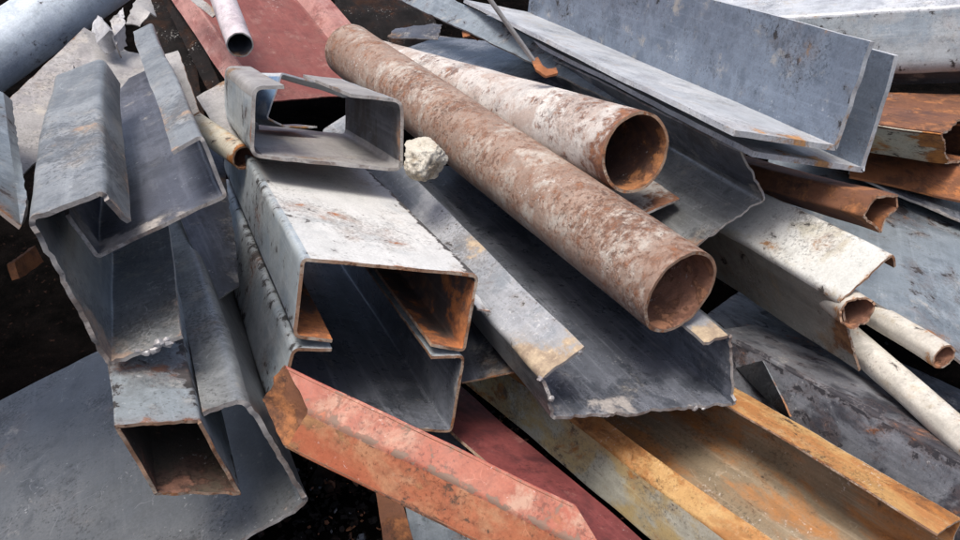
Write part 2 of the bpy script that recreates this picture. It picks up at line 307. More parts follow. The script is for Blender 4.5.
def sweep(root, prof, closed, L, front, t, rag, rag_f, dent, mat, mat_in, mat_edge, curve=0.0, farrag=0.0, flare=0.0):
    """prof: list of (u, v, s, part, arc, bend) of the outer line in the thing's frame; sheet of thickness t offset to prof side"""
    SEED[0] += 1
    seed = SEED[0]
    n = len(prof)
    nor = []
    for i in range(n):
        a = prof[(i - 1) % n if closed else max(0, i - 1)]
        b = prof[(i + 1) % n if closed else min(n - 1, i + 1)]
        d = Vector((b[0] - a[0], b[1] - a[1]))
        if d.length < 1e-9:
            d = Vector((1, 0))
        d.normalize()
        nor.append(Vector((-d.y, d.x)))
    cu = sum(p[0] for p in prof) / n
    cv = sum(p[1] for p in prof) / n
    sg = sum(nor[i].x * (cu - prof[i][0]) + nor[i].y * (cv - prof[i][1]) for i in range(n))
    sg = 1.0 if sg > 0 else -1.0
    total = prof[-1][4]
    rows = rows_for(-front, L + front)

    def vert(i, s, inner):
        p = prof[i % n]
        u, v = p[0], p[1]
        if inner:
            u += nor[i % n].x * sg * t
            v += nor[i % n].y * sg * t
        e = s + front
        w = math.exp(-e / .018)
        ss = s + p[2] * max(0.0, 1 - (e / max(L, .05))) if False else s + p[2]
        ar = p[4] * rag_f
        rg = noise.noise(Vector((ar, seed * 3.1, .5))) + .55 * noise.noise(Vector((ar * 3.3, seed * 5.1, 2.5))) + .3 * noise.noise(Vector((ar * 8.1, seed * 5.1, 4.5)))
        rg += 1.8 * max(0.0, noise.noise(Vector((ar * .9, seed * 1.3, 9.5))) - .22)
        ss -= rg * rag * w
        dd = dentf((p[0], s, p[1]), seed, dent)
        # burr / flare at the cut
        fl = noise.noise(Vector((ar * 1.7, seed * 2.2, 7.7))) * flare * w
        cvz = curve * (e / max(L, .1)) ** 2
        return (u + dd.x + nor[i % n].x * sg * fl, ss, v + dd.z + nor[i % n].y * sg * fl + cvz)

    # part runs
    runs = []
    m = n if closed else n - 1
    for i in range(m):
        nm = prof[i][3]
        if runs and runs[-1][0] == nm:
            runs[-1][1].append(i)
        else:
            runs.append([nm, [i]])
    if closed and len(runs) > 1 and runs[0][0] == runs[-1][0]:
        runs[0][1] = runs.pop()[1] + runs[0][1]
    cutv, cutf, cuta = [], [], {'e': [], 'r': [], 'b': []}

    def att(A, i, e):
        p = prof[i % n]
        A['e'].append(e)
        A['r'].append(.5 if closed else min(p[4], total - p[4]))
        A['b'].append(p[5])

    for nm, idx in runs:
        vs, fs, fm, A = [], [], [], {'e': [], 'r': [], 'b': []}
        cols = idx + [idx[-1] + 1]
        k = len(cols)
        nr = len(rows)
        for inner in (0, 1):
            for s in rows:
                for i in cols:
                    vs.append(vert(i, s, inner))
                    att(A, i, s + front)
        B = k * nr
        for r in range(nr - 1):
            for j in range(k - 1):
                a, b, c, d = r * k + j, r * k + j + 1, (r + 1) * k + j + 1, (r + 1) * k + j
                q = (a, b, c, d) if sg > 0 else (d, c, b, a)
                fs.append(q)
                fm.append(0)
                fs.append(tuple(B + x for x in reversed(q)))
                fm.append(1)
        # far cap
        r = nr - 1
        for j in range(k - 1):
            fs.append((r * k + j, r * k + j + 1, B + r * k + j + 1, B + r * k + j))
            fm.append(2)
        if not closed:
            ends = []
            if cols[0] == 0:
                ends.append(0)
            if cols[-1] == n - 1:
                ends.append(k - 1)
            for j in ends:
                for r in range(nr - 1):
                    fs.append((r * k + j, (r + 1) * k + j, B + (r + 1) * k + j, B + r * k + j))
                    fm.append(2)
        mo = mat[nm] if isinstance(mat, dict) else mat
        mi = mat_in[nm] if isinstance(mat_in, dict) else mat_in
        link_mesh(nm, vs, fs, fm, [M[mo], M[mi or mo], M[mat_edge]], root, A)
        b0 = len(cutv)
        for inner in (0, 1):
            for i in cols:
                cutv.append(vert(i, rows[0], inner))
                att(cuta, i, 0.0)
        for j in range(k - 1):
            cutf.append((b0 + j, b0 + k + j, b0 + k + j + 1, b0 + j + 1))
    ce = link_mesh('cut_edge', cutv, cutf, [0] * len(cutf), [M[mat_edge]], root, cuta)
    return ce, cutv


def fillet_line(pts, parts, r, step, closed):
    """pts: (u,v,s) corners -> list of (u,v,s,part,arc,bend)"""
    n = len(pts)
    out = []
    P = [Vector(p) for p in pts]
    rr = r if isinstance(r, (list, tuple)) else [r] * n

    def corner(i):
        a, b, c = P[(i - 1) % n], P[i], P[(i + 1) % n]
        d0, d1 = (a - b), (c - b)
        l = min(rr[i], d0.length * .45, d1.length * .45)
        return b + d0.normalized() * l, b, b + d1.normalized() * l

    segs = n if closed else n - 1
    cor = {i: corner(i) for i in range(n) if closed or 0 < i < n - 1}
    for i in range(segs):
        j = (i + 1) % n
        a = cor[i][2] if i in cor else P[i]
        b = cor[j][0] if j in cor else P[j]
        m = max(1, int((b - a).length / step))
        for k in range(m):
            q = a.lerp(b, k / m)
            out.append((q, parts[i], min((q - P[i]).length if i in cor else 9, (q - P[j]).length if j in cor else 9)))
        if j in cor:
            s, bb, e = cor[j]
            for k in range(5):
                w = k / 5
                q = s * (1 - w) ** 2 + bb * 2 * w * (1 - w) + e * w * w
                out.append((q, parts[i], 0.0))
        elif not closed:
            out.append((P[j], parts[i], 9))
    res, arc, prev = [], 0.0, None
    for q, pt, bd in out:
        if prev is not None:
            arc += math.hypot(q.x - prev.x, q.y - prev.y)
        prev = q
        res.append((q.x, q.y, q.z, pt, arc, bd))
    return res


CHECK = []


def profile(name, label, cat, px, parts, vp, ref, L, t=.005, mat='grey', mat_in=None, mat_edge='greycut', r=.008, closed=False,
            front=0.0, cut=None, rag=.002, rag_f=60, dent=.0055, group=None, axis=None, curve=0.0, flare=0.0, slag=0, pts3=None, slag_rng=(0, 1)):
    a = (axis if axis is not None else ray(*vp)).normalized()
    nrm = cut if cut is not None else a
    R = at(*ref)
    P = []
    for x, y in px:
        d = ray(x, y)
        k = (R - CAM).dot(nrm) / d.dot(nrm)
        P.append(CAM + d * k)
    P = pts3 or P
    ux = a.cross(Vector((0, 0, 1))).normalized()
    uz = ux.cross(a).normalized()
    o = sum(P, Vector()) / len(P)
    rot = Matrix((ux, a, uz)).transposed()
    root = thing(name, label, cat, o, rot, group)
    loc = [((p - o).dot(ux), (p - o).dot(uz), (p - o).dot(a)) for p in P]
    prof = fillet_line(loc, parts, r, .009, closed)
    ce, cutv = sweep(root, prof, closed, L, front, t, rag, rag_f, dent, mat, mat_in, mat_edge, curve, flare=flare)
    CHECK.append((name, label[:30], [round((P[i + 1] - P[i]).length, 3) for i in range(len(P) - 1)],
                  [round(math.degrees((P[i - 1] - P[i]).angle(P[i + 1] - P[i]))) for i in range(1, len(P) - 1)],
                  [round(p.z, 2) for p in P], round(math.degrees(math.asin(a.z)), 1)))
    if slag:
        rnd = random.Random(SEED[0])
        for k in range(slag):
            p = cutv[int(len(cutv) * rnd.uniform(*slag_rng)) % len(cutv)]
            bead(ce, Vector((p[0], p[1] + .002, p[2])), rnd.uniform(.003, .0065), rnd)
    return root


def bead(root, c, r, rnd):
    vs, fs = [], []
    nu, nv = 9, 6
    sd = rnd.random() * 50
    for j in range(nv + 1):
        for i in range(nu):
            th, ph = 2 * math.pi * i / nu, math.pi * j / nv
            d = Vector((math.sin(ph) * math.cos(th), math.sin(ph) * math.sin(th), math.cos(ph)))
            k = r * (1 + .5 * noise.noise(d * 1.5 + Vector((sd, 0, 0))))
            vs.append(c + Vector((d.x * k * 1.3, d.y * k, d.z * k)))
    for j in range(nv):
        for i in range(nu):
            fs.append((j * nu + i, j * nu + (i + 1) % nu, (j + 1) * nu + (i + 1) % nu, (j + 1) * nu + i))
    link_mesh('slag_bead', vs, fs, [0] * len(fs), [M['slag']], root)


def pipe(name, label, cat, near, far, rad, t, mat, mat_in='bore', mat_edge='rustcut', rag=.002, dent=.002, group=None, squash=0.0,
         cut=None, front=0.0, nseg=56, curve=0.0):
    A, B = at(*near), at(*far)
    a = (B - A).normalized()
    L = (B - A).length
    ux = a.cross(Vector((0, 0, 1))).normalized()
    uz = ux.cross(a).normalized()
    root = thing(name, label, cat, A, Matrix((ux, a, uz)).transposed(), group)
    SEED[0] += 1
    seed = SEED[0]
    rows = rows_for(-front, L + front)

    def vert(i, s, rr):
        th = 2 * math.pi * i / nseg
        e = s + front
        w = math.exp(-e / .02)
        d = Vector((math.cos(th), math.sin(th)))
        k = rr * (1 + squash * w * noise.noise(Vector((d.x * 1.2, d.y * 1.2, seed))) * 2)
        k += dent * noise.noise(Vector((d.x * 2, d.y * 2, s * 9 + seed)))
        ss = s - rag * w * (noise.noise(Vector((d.x * 3, d.y * 3, seed * 2.2))) + .6 * noise.noise(Vector((d.x * 11, d.y * 11, seed * 2.2))))
        if cut is not None:
            ss += (cut[0] * d.x + cut[1] * d.y) * rr * max(0, 1 - e / max(.3, L))
        return (d.x * k, ss, d.y * k + curve * (e / L) ** 2)

    nr = len(rows)
    for nm, rr, m, flip in (('pipe_wall', rad, mat, 0), ('bore', rad - t, mat_in, 1)):
        vs, fs, A_ = [], [], {'e': [], 'r': [], 'b': []}
        for s in rows:
            for i in range(nseg):
                vs.append(vert(i, s, rr))
                A_['e'].append(s + front)
                A_['r'].append(1.0)
                A_['b'].append(1.0)
        for r_ in range(nr - 1):
            for i in range(nseg):
                q = (r_ * nseg + i, r_ * nseg + (i + 1) % nseg, (r_ + 1) * nseg + (i + 1) % nseg, (r_ + 1) * nseg + i)
                fs.append(tuple(reversed(q)) if flip else q)
        if flip:
            b = len(vs)
            for i in range(nseg):
                vs.append(vert(i, rows[-1], rad))
                A_['e'].append(1.0)
                A_['r'].append(1.0)
                A_['b'].append(1.0)
            for i in range(nseg):
                j = (i + 1) % nseg
                fs.append((b - nseg + i, b - nseg + j, b + j, b + i))
        link_mesh(nm, vs, fs, [0] * len(fs), [M[m]], root, A_)
    vs, fs = [], []
    for rr in (rad, rad - t):
        for i in range(nseg):
            vs.append(vert(i, rows[0], rr))
    for i in range(nseg):
        fs.append((i, i + 1 if i + 1 < nseg else 0, nseg + (i + 1) % nseg, nseg + i))
    link_mesh('rim', vs, fs, [0] * len(fs), [M[mat_edge]], root)
    CHECK.append((name, label[:30], rad, round(L, 2), [round(at(*near).z, 2), round(at(*far).z, 2)], round(math.degrees(math.asin(a.z)), 1)))
    return root


def sheet(name, label, cat, grid, t, mat, mat_edge='greycut', dent=.004, rag=.003, group=None, sub=.02, parts=None, mat_in=None, single=True):
    """grid: rows of (px,py,d) control points; each column span can be a part of its own"""
    SEED[0] += 1
    seed = SEED[0]
    W = [[at(*p) for p in row] for row in grid]
    nrow, ncol = len(W), len(W[0])
    o = sum((p for row in W for p in row), Vector()) / (nrow * ncol)
    o = Vector((o.x, o.y, min(p.z for row in W for p in row)))
    ay = (W[-1][0] - W[0][0]).normalized()
    nrm = (W[0][-1] - W[0][0]).cross(ay).normalized()
    ax = ay.cross(nrm).normalized()
    if nrm.z < 0:
        nrm, ax = -nrm, -ax
    rot = Matrix((ax, ay, nrm)).transposed()
    inv = rot.transposed()
    W = [[inv @ (p - o) for p in row] for row in W]
    us = []
    for j in range(ncol - 1):
        m = max(2, int(max((W[i][j + 1] - W[i][j]).length for i in range(nrow)) / sub))
        us += [(j, k / m) for k in range(m)]
    us.append((ncol - 2, 1.0))
    vs_ = []
    for i in range(nrow - 1):
        m = max(2, int(max((W[i + 1][j] - W[i][j]).length for j in range(ncol)) / sub))
        vs_ += [(i, k / m) for k in range(m)]
    vs_.append((nrow - 2, 1.0))
    nu, nv = len(us), len(vs_)
    G = []
    for (i, fv) in vs_:
        row = []
        for (j, fu) in us:
            p = W[i][j].lerp(W[i][j + 1], fu).lerp(W[i + 1][j].lerp(W[i + 1][j + 1], fu), fv)
            row.append(p)
        G.append(row)
    for a in range(nv):
        for b in range(nu):
            p = G[a][b]
            q = Vector((p.x * 6 + seed * 3.7, p.y * 6, p.z * 6))
            k = noise.noise(q) + .4 * noise.noise(q * 3.7)
            G[a][b] = p + Vector((0, 0, k * dent))
            if a in (0, nv - 1):
                G[a][b] += Vector((0, 1, 0)) * rag * noise.noise(q * 11)
            if b in (0, nu - 1):
                G[a][b] += Vector((1, 0, 0)) * rag * noise.noise(q * 11 + Vector((5, 5, 5)))
    N = []
    for a in range(nv):
        row = []
        for b in range(nu):
            du = G[a][min(nu - 1, b + 1)] - G[a][max(0, b - 1)]
            dv = G[min(nv - 1, a + 1)][b] - G[max(0, a - 1)][b]
            k = du.cross(dv)
            row.append(k.normalized() if k.length > 1e-12 else Vector((0, 0, 1)))
        N.append(row)
    if N[nv // 2][nu // 2].z < 0:
        N = [[-k for k in r] for r in N]
        flip = True
    else:
        flip = False
    pn = parts or ['plate'] * (ncol - 1)
    runs = []
    for b in range(nu - 1):
        nm, ci = pn[us[b][0]], us[b][0]
        if runs and runs[-1][0] == nm and (runs[-1][2] == ci or parts is None):
            runs[-1][1].append(b)
        else:
            runs.append([nm, [b], ci])
    one = len(runs) == 1
    if one:
        root = None
    else:
        root = thing(name, label, cat, o, rot, group)
    for nm, idx, ci in runs:
        cols = idx + [idx[-1] + 1]
        k = len(cols)
        vs, fs, fm, A = [], [], [], {'e': [], 'r': [], 'b': []}
        for inner in (0, 1):
            for a in range(nv):
                for b in cols:
                    vs.append(G[a][b] - N[a][b] * t * inner)
                    ra = min((G[a][b] - G[0][b]).length, (G[a][b] - G[-1][b]).length)
                    rb = min((G[a][b] - G[a][0]).length, (G[a][b] - G[a][-1]).length)
                    A['e'].append(ra)
                    A['r'].append(min(ra, rb))
                    A['b'].append(1.0)
        B = k * nv
        for a in range(nv - 1):
            for j in range(k - 1):
                q = (a * k + j, a * k + j + 1, (a + 1) * k + j + 1, (a + 1) * k + j)
                if flip:
                    q = tuple(reversed(q))
                fs.append(q)
                fm.append(0)
                fs.append(tuple(B + x for x in reversed(q)))
                fm.append(1)
        for a in (0, nv - 1):
            for j in range(k - 1):
                fs.append((a * k + j, a * k + j + 1, B + a * k + j + 1, B + a * k + j))
                fm.append(2)
        for j, on in ((0, cols[0] == 0), (k - 1, cols[-1] == nu - 1)):
            if on:
                for a in range(nv - 1):
                    fs.append((a * k + j, (a + 1) * k + j, B + (a + 1) * k + j, B + a * k + j))
                    fm.append(2)
        mo = mat[nm] if isinstance(mat, dict) else mat
        ob = link_mesh(name if one else nm, vs, fs, fm, [M[mo], M[mat_in or mo], M[mat_edge]], root, A)
        if one:
            ob.matrix_world = Matrix.Translation(o) @ rot.to_4x4()
            ob['label'] = label
            ob['category'] = cat
            if group:
                ob['group'] = group
            root = ob
    return root


CH = 'scrap steel channels in the heap'
PI_ = 'scrap pipes in the heap'
AN = 'stacked angle irons at the back'
TU = 'scrap square tubes in the heap'

# ================================================================ centre: two lipped channels face to face
LC = ['lip', 'flange', 'web', 'flange', 'lip']
profile('lipped_channel', 'pale lipped channel with white top and rusty cut rim, opening downwards above its twin', 'channel',
        [(332, 343), (293, 338), (301, 257), (479, 275), (465, 352), (431, 346)], LC,
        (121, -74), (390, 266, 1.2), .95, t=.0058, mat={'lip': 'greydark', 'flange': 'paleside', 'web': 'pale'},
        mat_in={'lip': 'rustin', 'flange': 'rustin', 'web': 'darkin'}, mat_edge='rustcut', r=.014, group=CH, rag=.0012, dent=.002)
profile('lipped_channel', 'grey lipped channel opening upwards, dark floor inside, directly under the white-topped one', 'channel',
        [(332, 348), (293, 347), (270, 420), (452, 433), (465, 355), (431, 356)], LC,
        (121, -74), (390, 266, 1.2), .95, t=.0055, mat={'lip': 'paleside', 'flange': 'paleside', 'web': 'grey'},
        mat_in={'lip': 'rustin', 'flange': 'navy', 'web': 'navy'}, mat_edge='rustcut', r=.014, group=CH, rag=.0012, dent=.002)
# short open box on top of it
profile('lipped_channel', 'short stub of grey lipped channel with open top slot lying across the white-topped channel', 'channel',
        [(284, 85), (252, 85), (251, 158), (403, 172), (404, 100), (350, 94)], LC,
        (130, 0), (330, 165, 1.5), .46, t=.0068, mat={'lip': 'beige', 'flange': 'paleside', 'web': 'beige'},
        mat_in={'lip': 'beige', 'flange': 'darkin', 'web': 'beige'}, mat_edge='greycut', r=.022, group=CH, rag=.003, dent=.003)
profile('bent_bracket', 'thin bent grey bracket with a worn blue side inside the open box stub', 'bracket',
        [(366, 97), (281, 72), (266, 118), (286, 128), (317, 129)], ['top_leg', 'side_leg', 'bottom_leg', 'bottom_leg'],
        (-300, 60), (290, 100, 1.72), .10, t=.004, mat={'top_leg': 'silver', 'side_leg': 'skyblue', 'bottom_leg': 'silver'}, mat_in='silver', mat_edge='silver', r=.01)

# ================================================================ pipes
pipe('steel_pipe', 'long thick pink-brown rusty pipe, its mottled bore open at the centre right', 'pipe', (681, 293, 1.3), (350, 51, 2.33), .082, .0065, 'pinkpipe', group=PI_, dent=.0015)
pipe('steel_pipe', 'thick white flaking pipe with rust patches lying behind the long pink-brown pipe', 'pipe', (636, 153, 1.5), (372, 62, 2.75), .083, .0065, 'whitepipe', mat_in='borebrown', group=PI_, dent=.0015)

# ================================================================ blue-black wide channel under the long pipe
profile('wide_channel', 'wide blue-black channel with scorched torn end and grey lip, under the pink-brown pipe', 'channel',
        [(584, 347), (540, 377), (553, 420), (735, 406), (733, 334), (703, 341)], LC,
        (9, -228), (640, 410, 1.34), 1.15, cut=(ray(9, -228).normalized() + FW * .35).normalized(), t=.0065, mat={'lip': 'lipburn', 'flange': 'grey', 'web': 'navy'},
        mat_in={'lip': 'navy', 'flange': 'navy', 'web': 'navy'}, mat_edge='greycut', r=.01, group=CH, rag=.007, rag_f=40, flare=.003, slag=6)

# ================================================================ red tube in the foreground
A0, A1 = at(285, 363, 1.06), at(575, 503, 1.0)
profile('square_tube', 'faded red and orange square tube slanting across the foreground, torn at one end', 'tube',
        [(285, 363), (309, 411), (285, 449), (263, 400)], ['top_face', 'front_face', 'under_face', 'back_face'], None, (285, 405, 1.06), (A1 - A0).length,
        axis=(A1 - A0), cut=(RT * -.55 + UP * .05 - FW * .83), t=.005, closed=True,
        mat={'top_face': 'pinkred', 'front_face': 'orange', 'under_face': 'orange', 'back_face': 'redprimer'}, mat_in='rusttube', mat_edge='rustcut', r=.006, rag=.004, dent=.003, group=TU)

# ================================================================ yellow rusty channel lower right
profile('lipped_channel', 'big yellow-orange rusted channel with rust-streaked floor and chipped grey-green side', 'channel',
        [(867, 610), (850, 633), (830, 688), (944, 570), (962, 518), (938, 533)], LC,
        (-96, -86), (950, 526, 1.19), 1.15, t=.004, mat={'lip': 'yellow', 'flange': 'chippy', 'web': 'rustfloor'},
        mat_in={'lip': 'rustfloor', 'flange': 'rustfloor', 'web': 'rustfloor'}, mat_edge='rustcut', r=.004, group=CH, rag=.002)
profile('flat_bar', 'dark red painted flat bar in the gap between red tube and yellow rusted channel', 'flat bar',
        [(668, 562), (612, 578)], ['bar'], (-96, -86), (660, 556, 1.2), .62, t=.006, mat='deepred', mat_edge='rustcut', front=.05)

# ================================================================ bottom left
profile('wide_channel', 'broadest smooth grey channel, its lip curled over, filling the lower left corner', 'channel',
        [(202, 413), (245, 398), (312, 502), (-60, 720)], ['lip', 'flange', 'web'],
        (85, -120), (243, 400, 1.02), .76, t=.0075, mat={'lip': 'zinc', 'flange': 'smooth', 'web': 'smooth'}, mat_in={'lip': 'greydark', 'flange': 'smooth', 'web': 'smooth'}, mat_edge='greycut',
        r=.018, group=CH, rag=.004, rag_f=35, flare=.002)
profile('square_tube', 'grey square tube with dark rusty opening resting on the broadest grey channel floor', 'tube',
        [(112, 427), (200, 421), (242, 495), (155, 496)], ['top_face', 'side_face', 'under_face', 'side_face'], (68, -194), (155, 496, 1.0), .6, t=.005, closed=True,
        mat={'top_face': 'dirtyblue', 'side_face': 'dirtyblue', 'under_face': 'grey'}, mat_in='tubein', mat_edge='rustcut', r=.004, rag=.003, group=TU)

# ================================================================ left: C on its side and channel nested in it
profile('lipped_channel', 'grey channel turned on its side, ragged flame-cut end with beads of slag', 'channel',
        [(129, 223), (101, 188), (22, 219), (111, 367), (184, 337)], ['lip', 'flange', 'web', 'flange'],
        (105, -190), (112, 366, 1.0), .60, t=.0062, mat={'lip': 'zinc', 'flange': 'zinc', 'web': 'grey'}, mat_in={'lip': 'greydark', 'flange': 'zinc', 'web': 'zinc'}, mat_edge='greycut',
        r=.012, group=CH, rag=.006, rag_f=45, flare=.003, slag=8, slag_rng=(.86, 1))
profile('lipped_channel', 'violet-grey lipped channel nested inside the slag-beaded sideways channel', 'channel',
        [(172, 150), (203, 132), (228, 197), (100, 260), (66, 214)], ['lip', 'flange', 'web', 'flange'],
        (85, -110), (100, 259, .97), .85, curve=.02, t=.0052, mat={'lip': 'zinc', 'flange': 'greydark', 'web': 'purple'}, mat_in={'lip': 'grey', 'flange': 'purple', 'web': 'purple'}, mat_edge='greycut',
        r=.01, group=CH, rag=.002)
sheet('folded_plate', 'beige-grey folded plate behind the sideways channel, under the pale blue pipe', 'plate',
      [[(2, 105, 1.50), (84, 27, 1.75), (128, 52, 1.78), (168, 60, 1.8)], [(22, 175, 1.38), (78, 120, 1.55), (112, 127, 1.46), (160, 104, 1.5)]],
      .004, 'beige', parts=['left_leaf', 'right_leaf', 'right_leaf'], mat_in='beige', dent=.006)
sheet('sheet_offcut', 'small grey sheet offcut with a rusty top edge, right of the narrow lip', 'offcut', [[(155, 58, 1.75), (178, 50, 1.75)], [(172, 128, 1.55), (199, 112, 1.55)]], .004, 'beige', mat_edge='rustcut')
sheet('curved_plate', 'bluish grey curved plate cut off by the left frame edge', 'plate',
      [[(-420, 190, 1.0), (-2, 209, .93), (21, 227, .94), (27, 205, .99)], [(-420, 60, 1.45), (-25, 80, 1.33), (3, 92, 1.33), (12, 100, 1.38)]], .005, 'bluegrey', parts=['plate', 'plate', 'side_strip'], dent=.004)  # far left stretch, out of view, added to shade the floor below
sheet('rusty_offcut', 'small bright orange rusty offcut in the dark gap at the left edge', 'offcut', [[(14, 262, 1.20), (19, 279, 1.20)], [(36, 246, 1.3), (44, 262, 1.3)]], .012, 'rustflat', mat_edge='rustflat', sub=.01)
pipe('steel_pipe', 'pale blue painted pipe crossing the upper left corner', 'pipe', (128, -38, 2.05), (-60, 92, 1.75), .076, .006, 'bluepipe', group=PI_)
sheet('metal_strip', 'thin bright sheet edge beside the curled lip of the broad grey channel', 'strip', [[(172, 318, 1.08), (178, 316, 1.085)], [(150, 225, 1.3), (157, 224, 1.305)]], .006, 'silver')
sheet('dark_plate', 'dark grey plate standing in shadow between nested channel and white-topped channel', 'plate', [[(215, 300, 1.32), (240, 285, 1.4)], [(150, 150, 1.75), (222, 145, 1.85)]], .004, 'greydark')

# ================================================================ upper middle left
pipe('steel_pipe', 'short yellowed rusty pipe piece between narrow lip and open box stub', 'pipe', (244, 158, 1.62), (186, 116, 1.8), .027, .004, 'creamrust', group=PI_, nseg=36)
sheet('sheet_offcut', 'light grey bent sheet offcut standing left behind the open box stub', 'offcut', [[(218, 132, 1.74), (262, 150, 1.74)], [(196, 97, 1.85), (250, 66, 1.9)]], .004, 'beige', mat_edge='greycut')
profile('wide_channel', 'plum red primed channel lying at the back, its flat floor towards the viewer', 'channel',
        [(240, 100), (254, 84), (262, 104), (372, 94), (384, 84), (400, 82)], LC, (-420, -850), (300, 90, 2.5), 1.1, curve=.03, t=.005, mat='plumred', mat_in={'web': 'plumred', 'flange': 'plumpale', 'lip': 'plumpale'}, mat_edge='plumred', r=.008, group=CH)
pipe('steel_pipe', 'thin pinkish white pipe resting on the plum red channel floor, open end towards the viewer', 'pipe', (240, 45, 2.15), (212, -30, 2.5), .038, .004, 'pinkpaint', mat_edge='ivory', mat_in='darkin', group=PI_, nseg=36)
sheet('flat_bar', 'narrow grey flat bar poking out of the dark beside the plum channel', 'flat bar', [[(212, 17, 2.3), (218, 12, 2.3)], [(176, -12, 2.45), (184, -16, 2.45)]], .004, 'beige')

# white crumpled plastic
sheet('torn_strip', 'curled pale torn strip of sheet wedged behind the folded beige plate', 'strip',
      [[(92, 28, 1.70), (99, 16, 1.72), (108, 30, 1.66)], [(97, 42, 1.67), (108, 30, 1.64), (116, 44, 1.66)], [(106, 56, 1.68), (116, 46, 1.70), (121, 58, 1.72)]], .003, 'plastic', sub=.008, dent=.008, rag=.006)
sheet('torn_strip', 'pale torn strip with a ragged edge standing beside the curled pale strip', 'strip',
      [[(110, 20, 1.72), (124, 8, 1.76)], [(114, 36, 1.68), (125, 24, 1.72)], [(120, 52, 1.70), (127, 44, 1.74)]], .003, 'plastic', sub=.008, dent=.008, rag=.006)
sheet('torn_strip', 'grey torn strip bent over above the narrow standing strip end', 'strip',
      [[(126, 24, 1.72), (139, 27, 1.74)], [(134, 2, 1.78), (150, 14, 1.76)], [(146, -14, 1.84), (156, 18, 1.78)]], .003, 'beige', sub=.01, dent=.008, rag=.004)
sheet('torn_strip', 'dull grey torn strip in the dark gap above the white flaking pipe', 'strip',
      [[(388, 36, 2.55), (394, 28, 2.6)], [(412, 38, 2.52), (416, 27, 2.58)], [(438, 40, 2.5), (442, 25, 2.56)]], .003, 'greydark', sub=.01, dent=.012, rag=.006)
sheet('rusty_offcut', 'little orange rusty offcut in the gap below the long grey bar', 'offcut',
      [[(463, 38, 2.5), (462, 31, 2.52)], [(470, 36, 2.47), (470, 28, 2.5)], [(479, 40, 2.5), (480, 34, 2.52)]], .006, 'rustflat', mat_edge='rustflat', sub=.008, rag=.003)
sheet('rusty_offcut', 'orange rusty curl of strip at the foot of the thin grey rod', 'offcut',
      [[(531, 60, 1.72), (538, 57, 1.72)], [(536, 70, 1.70), (542, 65, 1.71)], [(546, 76, 1.70), (548, 69, 1.72)], [(558, 73, 1.72), (556, 67, 1.74)]], .006, 'rustflat', mat_edge='rustflat', sub=.008, rag=.002)

# ================================================================ angle irons
def angle(label, px, d, L, mats, t=.008):
    return profile('angle_iron', label, 'angle iron', px, ['upright_leg', 'flat_leg'], (170, -143), (px[1][0], px[1][1], d), L, t=t,
                   mat=mats, mat_in=mats, mat_edge='silver', r=.008, group=AN, rag=.002, dent=.0025, rag_f=30)


angle('front blue-grey angle iron of the stacked pair, scratched upright leg facing the viewer', [(874, 41), (837, 151), (733, 136)], 1.45, 1.5, {'upright_leg': 'angle', 'flat_leg': 'silver'}, t=.011)  # flat leg paler than the upright: top light put into its colour
angle('second angle iron sticking out past the front one, orange rust spots on its bottom edge', [(899, 56), (863, 173), (752, 157)], 1.53, 1.5, {'upright_leg': 'angle', 'flat_leg': 'silver'}, t=.011)  # flat leg again carries the light from above in its paler colour
sheet('flat_bar', 'long narrow grey bar with a beige cut end directly beneath the stacked angle irons', 'flat bar', [[(737, 160, 1.6), (749, 147, 1.62)], [(388, -6, 2.95), (400, -28, 3.0)]], .008, 'bluegrey', mat_edge='greycut', sub=.03)
sheet('dark_plate', 'dark slate plate wedged between the white flaking pipe and the long grey bar', 'plate', [[(395, 52, 2.75), (560, 92, 2.25)], [(440, 36, 3.0), (580, 50, 2.6)]], .006, 'navy')
# dark grey channel below
profile('wide_channel', 'dark grey channel with jagged edge, under the open end of the white flaking pipe', 'channel',
        [(620, 300), (766, 198), (741, 150)], ['web', 'flange'], (150, -140), (765, 197, 1.55), 1.1, t=.005, mat={'web': 'grey', 'flange': 'greydark'}, mat_in={'web': 'grey', 'flange': 'greydark'}, mat_edge='greycut',
        r=.02, group=CH, rag=.006, rag_f=35, flare=.003)
sheet('sheet_offcut', 'small rusty whitish strip end under the mouth of the white flaking pipe', 'offcut', [[(640, 216, 1.58), (680, 198, 1.62)], [(600, 190, 1.75), (640, 172, 1.8)]], .005, 'whitepipe', mat_edge='greycut', sub=.012)

# rod
pipe('wire_rod', 'thin grey rod leaning down in front of the angle irons', 'rod', (486, -6, 1.62), (534, 61, 1.72), .0052, .002, 'beige', nseg=14, group=None)

# ================================================================ stone
def stone():
    c = at(426, 158, 1.52)
    vs, fs = [], []
    nu, nv = 84, 54
    for j in range(nv + 1):
        for i in range(nu):
            th, ph = 2 * math.pi * i / nu, math.pi * j / nv
            d = Vector((math.sin(ph) * math.cos(th), math.sin(ph) * math.sin(th), math.cos(ph)))
            # clipped by random planes: a chipped lump
            k = 1.25
            rnd = random.Random(5)
            for q in range(15):
                m = Vector((rnd.gauss(0, 1), rnd.gauss(0, 1), rnd.gauss(0, 1))).normalized()
                h = rnd.uniform(.78, 1.02)
                dd = d.dot(m)
                if dd > .05:
                    k = min(k, h / dd)
            k *= 1 + .10 * noise.noise(d * 4) + .07 * noise.noise(d * 11) + .05 * noise.noise(d * 23)
            vs.append(Vector((d.x * 1.05, d.y, d.z * .86)) * k * .042)
    for j in range(nv):
        for i in range(nu):
            fs.append((j * nu + i, j * nu + (i + 1) % nu, (j + 1) * nu + (i + 1) % nu, (j + 1) * nu + i))
    ob = link_mesh('stone_chunk', vs, fs, [0] * len(fs), [M['stone']], None, ang=60)
    ob.location = c
    ob['label'], ob['category'] = 'pale yellow chunk of broken stone wedged beside the long rusty pipe', 'stone'


